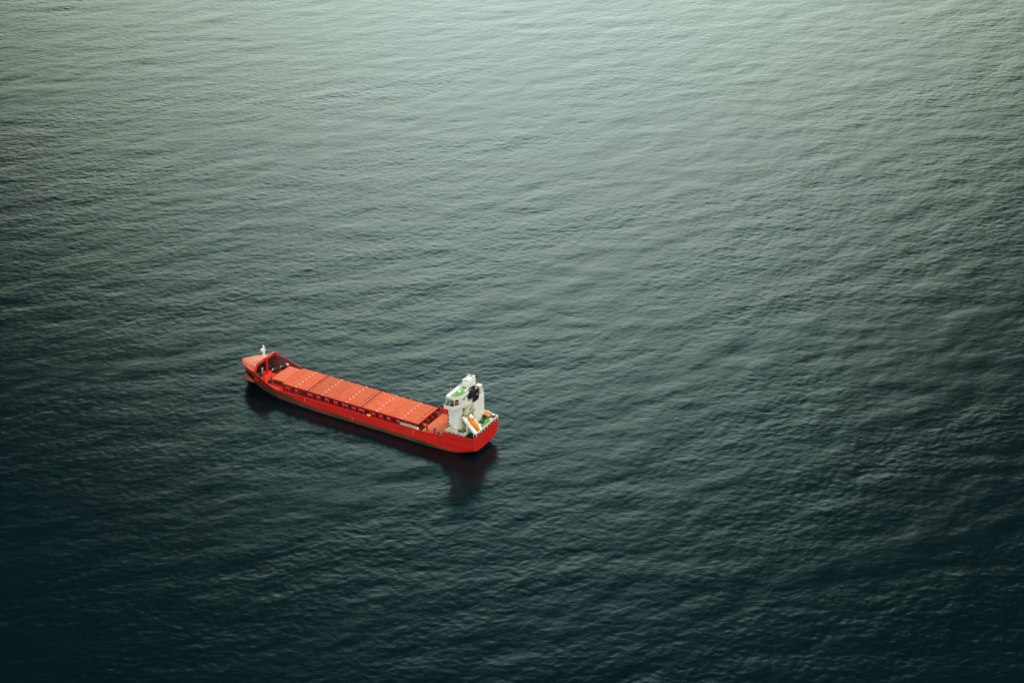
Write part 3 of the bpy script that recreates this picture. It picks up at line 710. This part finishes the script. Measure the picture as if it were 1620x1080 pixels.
# starboard wind screen pipe
bm = B(); bar(bm, (-31.6, -6.75, 7.6), (-35.0, -6.75, 7.5), .16, 8); bar(bm, (-35.0, -6.75, 7.5), (-36.6, -6.6, 6.9), .14, 8); link('boat_rail', bm, 'white', ship)
# launching ramp
rp = empty('launching_ramp', ship); rp.location = (-33.9, 3.0, 10.0); rp.rotation_euler = (0, R(-45), 0)
for s in (1, -1):
    link('side_beam', box(B(), -4.6, .6, s * 1.30 - .48, s * 1.30 + .48, -.35, .35), 'white', rp, bevel=.04)
for xx in (-4.6, -3.0, -1.4, .1): link('cross_beam', box(B(), xx - .12, xx + .12, -1.2, 1.2, -.3, -.08), 'cream', rp)
bm = B()
for k in range(7): box(bm, -.5 - .3 * k, -.32 - .3 * k, 1.12, 1.55, .35, .362)
link('red_lettering', bm, 'red', rp)
link('head_platform', box(B(), .35, 1.2, -1.7, 1.7, -.1, .05), 'cream', rp)
bm = B()
for s in (1, -1):
    for xw in (-34.4, -36.6):
        zz = 10.0 - (-33.9 - xw) * math.tan(R(45)) - .3; bar(bm, (xw, 3.0 + s * 1.45, 6.02 if (s < 0) else (6.02 if xw > -34.6 else 4.62)), (xw, 3.0 + s * 1.45, zz), .13, 8)
link('ramp_leg', bm, 'white', ship)

# ------------------------------------------------------------------ separate things carried on board
def thing(name, label, cat, loc, rot=(0, 0, 0)):
    m = ROOT_M @ Matrix.Translation(loc)
    from mathutils import Euler
    m = m @ Euler(rot).to_matrix().to_4x4()
    o = empty(name, m=m); o['label'] = label; o['category'] = cat; return o
def boat(o, Lb, w, h, mt_hull, mt_top):
    def sec(t):   # half width, top factor
        return w / 2 * max(.05, (1 - abs(2 * t - 1) ** 2.6)) ** .7
    for part, mt in (('boat_hull', mt_hull), ('canopy', mt_top)):
        bm = B(); rows = []
        for i in range(17):
            t = i / 16; b = sec(t); x_ = Lb * (t - .5); row = []
            for k in range(9):
                a = math.pi * k / 8
                if part == 'boat_hull': p = (x_, b * math.cos(a), h * .42 - h * .42 * math.sin(a) * (b / (w / 2)) ** .5)
                else: p = (x_, b * .93 * math.cos(a), h * .42 + h * .58 * (math.sin(a) ** .7 if a % math.pi else 0) * (b / (w / 2)) ** .8)
                row.append(bm.verts.new(p))
            rows.append(row)
        for a, b in zip(rows[:-1], rows[1:]):
            for k in range(8): bm.faces.new((a[k], a[k + 1], b[k + 1], b[k]))
        bm.faces.new(rows[0]); bm.faces.new(rows[-1])
        bmesh.ops.remove_doubles(bm, verts=bm.verts, dist=.001)
        link(part, bm, mt, o, smooth=True)
lb = thing('lifeboat', 'orange enclosed lifeboat tilted on a white stern launching ramp', 'lifeboat', (-33.9 - 2.1 * math.cos(R(45)), 3.0, 10.0 - 2.1 * math.sin(R(45)) - .15), (0, R(-45), 0))
boat(lb, 4.6, 1.6, 1.45, 'orange', 'orange')
q = B(); box(q, .9, 1.6, -.35, .35, 1.0, 1.65); link('conning_cabin', q, 'orange', lb, bevel=.1)
q = B(); box(q, 1.59, 1.63, -.27, .27, 1.3, 1.55); link('cabin_window', q, 'glass', lb)
rb = thing('rescue_boat', 'small orange rescue boat on the starboard edge of the stern deck', 'rescue boat', (-34.3, -5.9, 6.5))
boat(rb, 3.0, 1.5, .9, 'orange', 'orange')
bm = B(); box(bm, -35.3, -35.15, -6.4, -5.4, 6.02, 6.6); box(bm, -33.45, -33.3, -6.4, -5.4, 6.02, 6.6); link('boat_cradle', bm, 'cream', ship)
gw = thing('gangway', 'pale stowed gangway lying along the port rail near the after hatch', 'gangway', (-16.7, 6.55, 4.15))
link('walkway', box(B(), -2.75, 2.75, -.28, .28, 0, .10), 'steel', gw)
bm = B()
for s in (1, -1):
    bar(bm, (-2.75, s * .28, .45), (2.75, s * .28, .45), .05, 6)
    for k in range(8): bar(bm, (-2.75 + k * .785, s * .28, .05), (-2.75 + k * .785, s * .28, .45), .035, 6)
link('side_rail', bm, 'cream', gw)
link('turntable', bar(B(), (-2.9, 0, -.2), (-2.9, 0, .45), .28, 12), 'cream', gw)
bm = B()
for xx in (-18.6, -14.8): box(bm, xx - .08, xx + .08, 6.3, 6.8, 3.6, 4.14)
link('gangway_bracket', bm, 'red', ship)
lf = thing('life_float', 'small yellow life float on the port rail amidships', 'life float', (-3.2, 6.5, 3.72))
bm = B()
for i in range(20):
    a, b = 2 * math.pi * i / 20, 2 * math.pi * (i + 1) / 20
    bar(bm, (.5 * math.cos(a), .28 * math.sin(a), .16), (.5 * math.cos(b), .28 * math.sin(b), .16), .17, 8)
link('buoyancy_ring', bm, 'yellow', lf, smooth=True)
link('netting_floor', box(B(), -.4, .4, -.2, .2, .08, .14), 'orange', lf)

# ------------------------------------------------------------------ every separate piece becomes a part of its own
def split_pieces(o):
    me = o.data; bm = bmesh.new(); bm.from_mesh(me); seen = set(); isl = []
    for f in bm.faces:
        if f.index in seen: continue
        st_, comp = [f], []; seen.add(f.index)
        while st_:
            g_ = st_.pop(); comp.append(g_.index)
            for v in g_.verts:
                for h in v.link_faces:
                    if h.index not in seen: seen.add(h.index); st_.append(h)
        isl.append(comp)
    if len(isl) < 2: bm.free(); return
    bm.free(); first = True
    for comp in isl:
        b2 = bmesh.new(); b2.from_mesh(me); keep = set(comp); b2.faces.ensure_lookup_table()
        bmesh.ops.delete(b2, geom=[f for f in b2.faces if f.index not in keep], context='FACES')
        nm = bpy.data.meshes.new(me.name); b2.to_mesh(nm); b2.free()
        for m_ in me.materials: nm.materials.append(m_)
        c = o.copy(); c.data = nm; C.objects.link(c); c.parent = o.parent
    bpy.data.objects.remove(o)
for nm_ in ('hinge_slots', 'bulwark_gusset', 'draught_mark', 'bulwark_stay', 'deck_pipes', 'end_stays', 'gangway_bracket', 'boat_cradle', 'ramp_leg', 'wing_post', 'belt_moulding', 'mast_stay'):
    for o in [o for o in C.objects if o.name.split('.')[0] == nm_]:
        base = {'hinge_slots': 'hinge_slot', 'deck_pipes': 'deck_pipe', 'end_stays': 'end_stay'}.get(nm_, nm_)
        o.name = base; split_pieces(o)
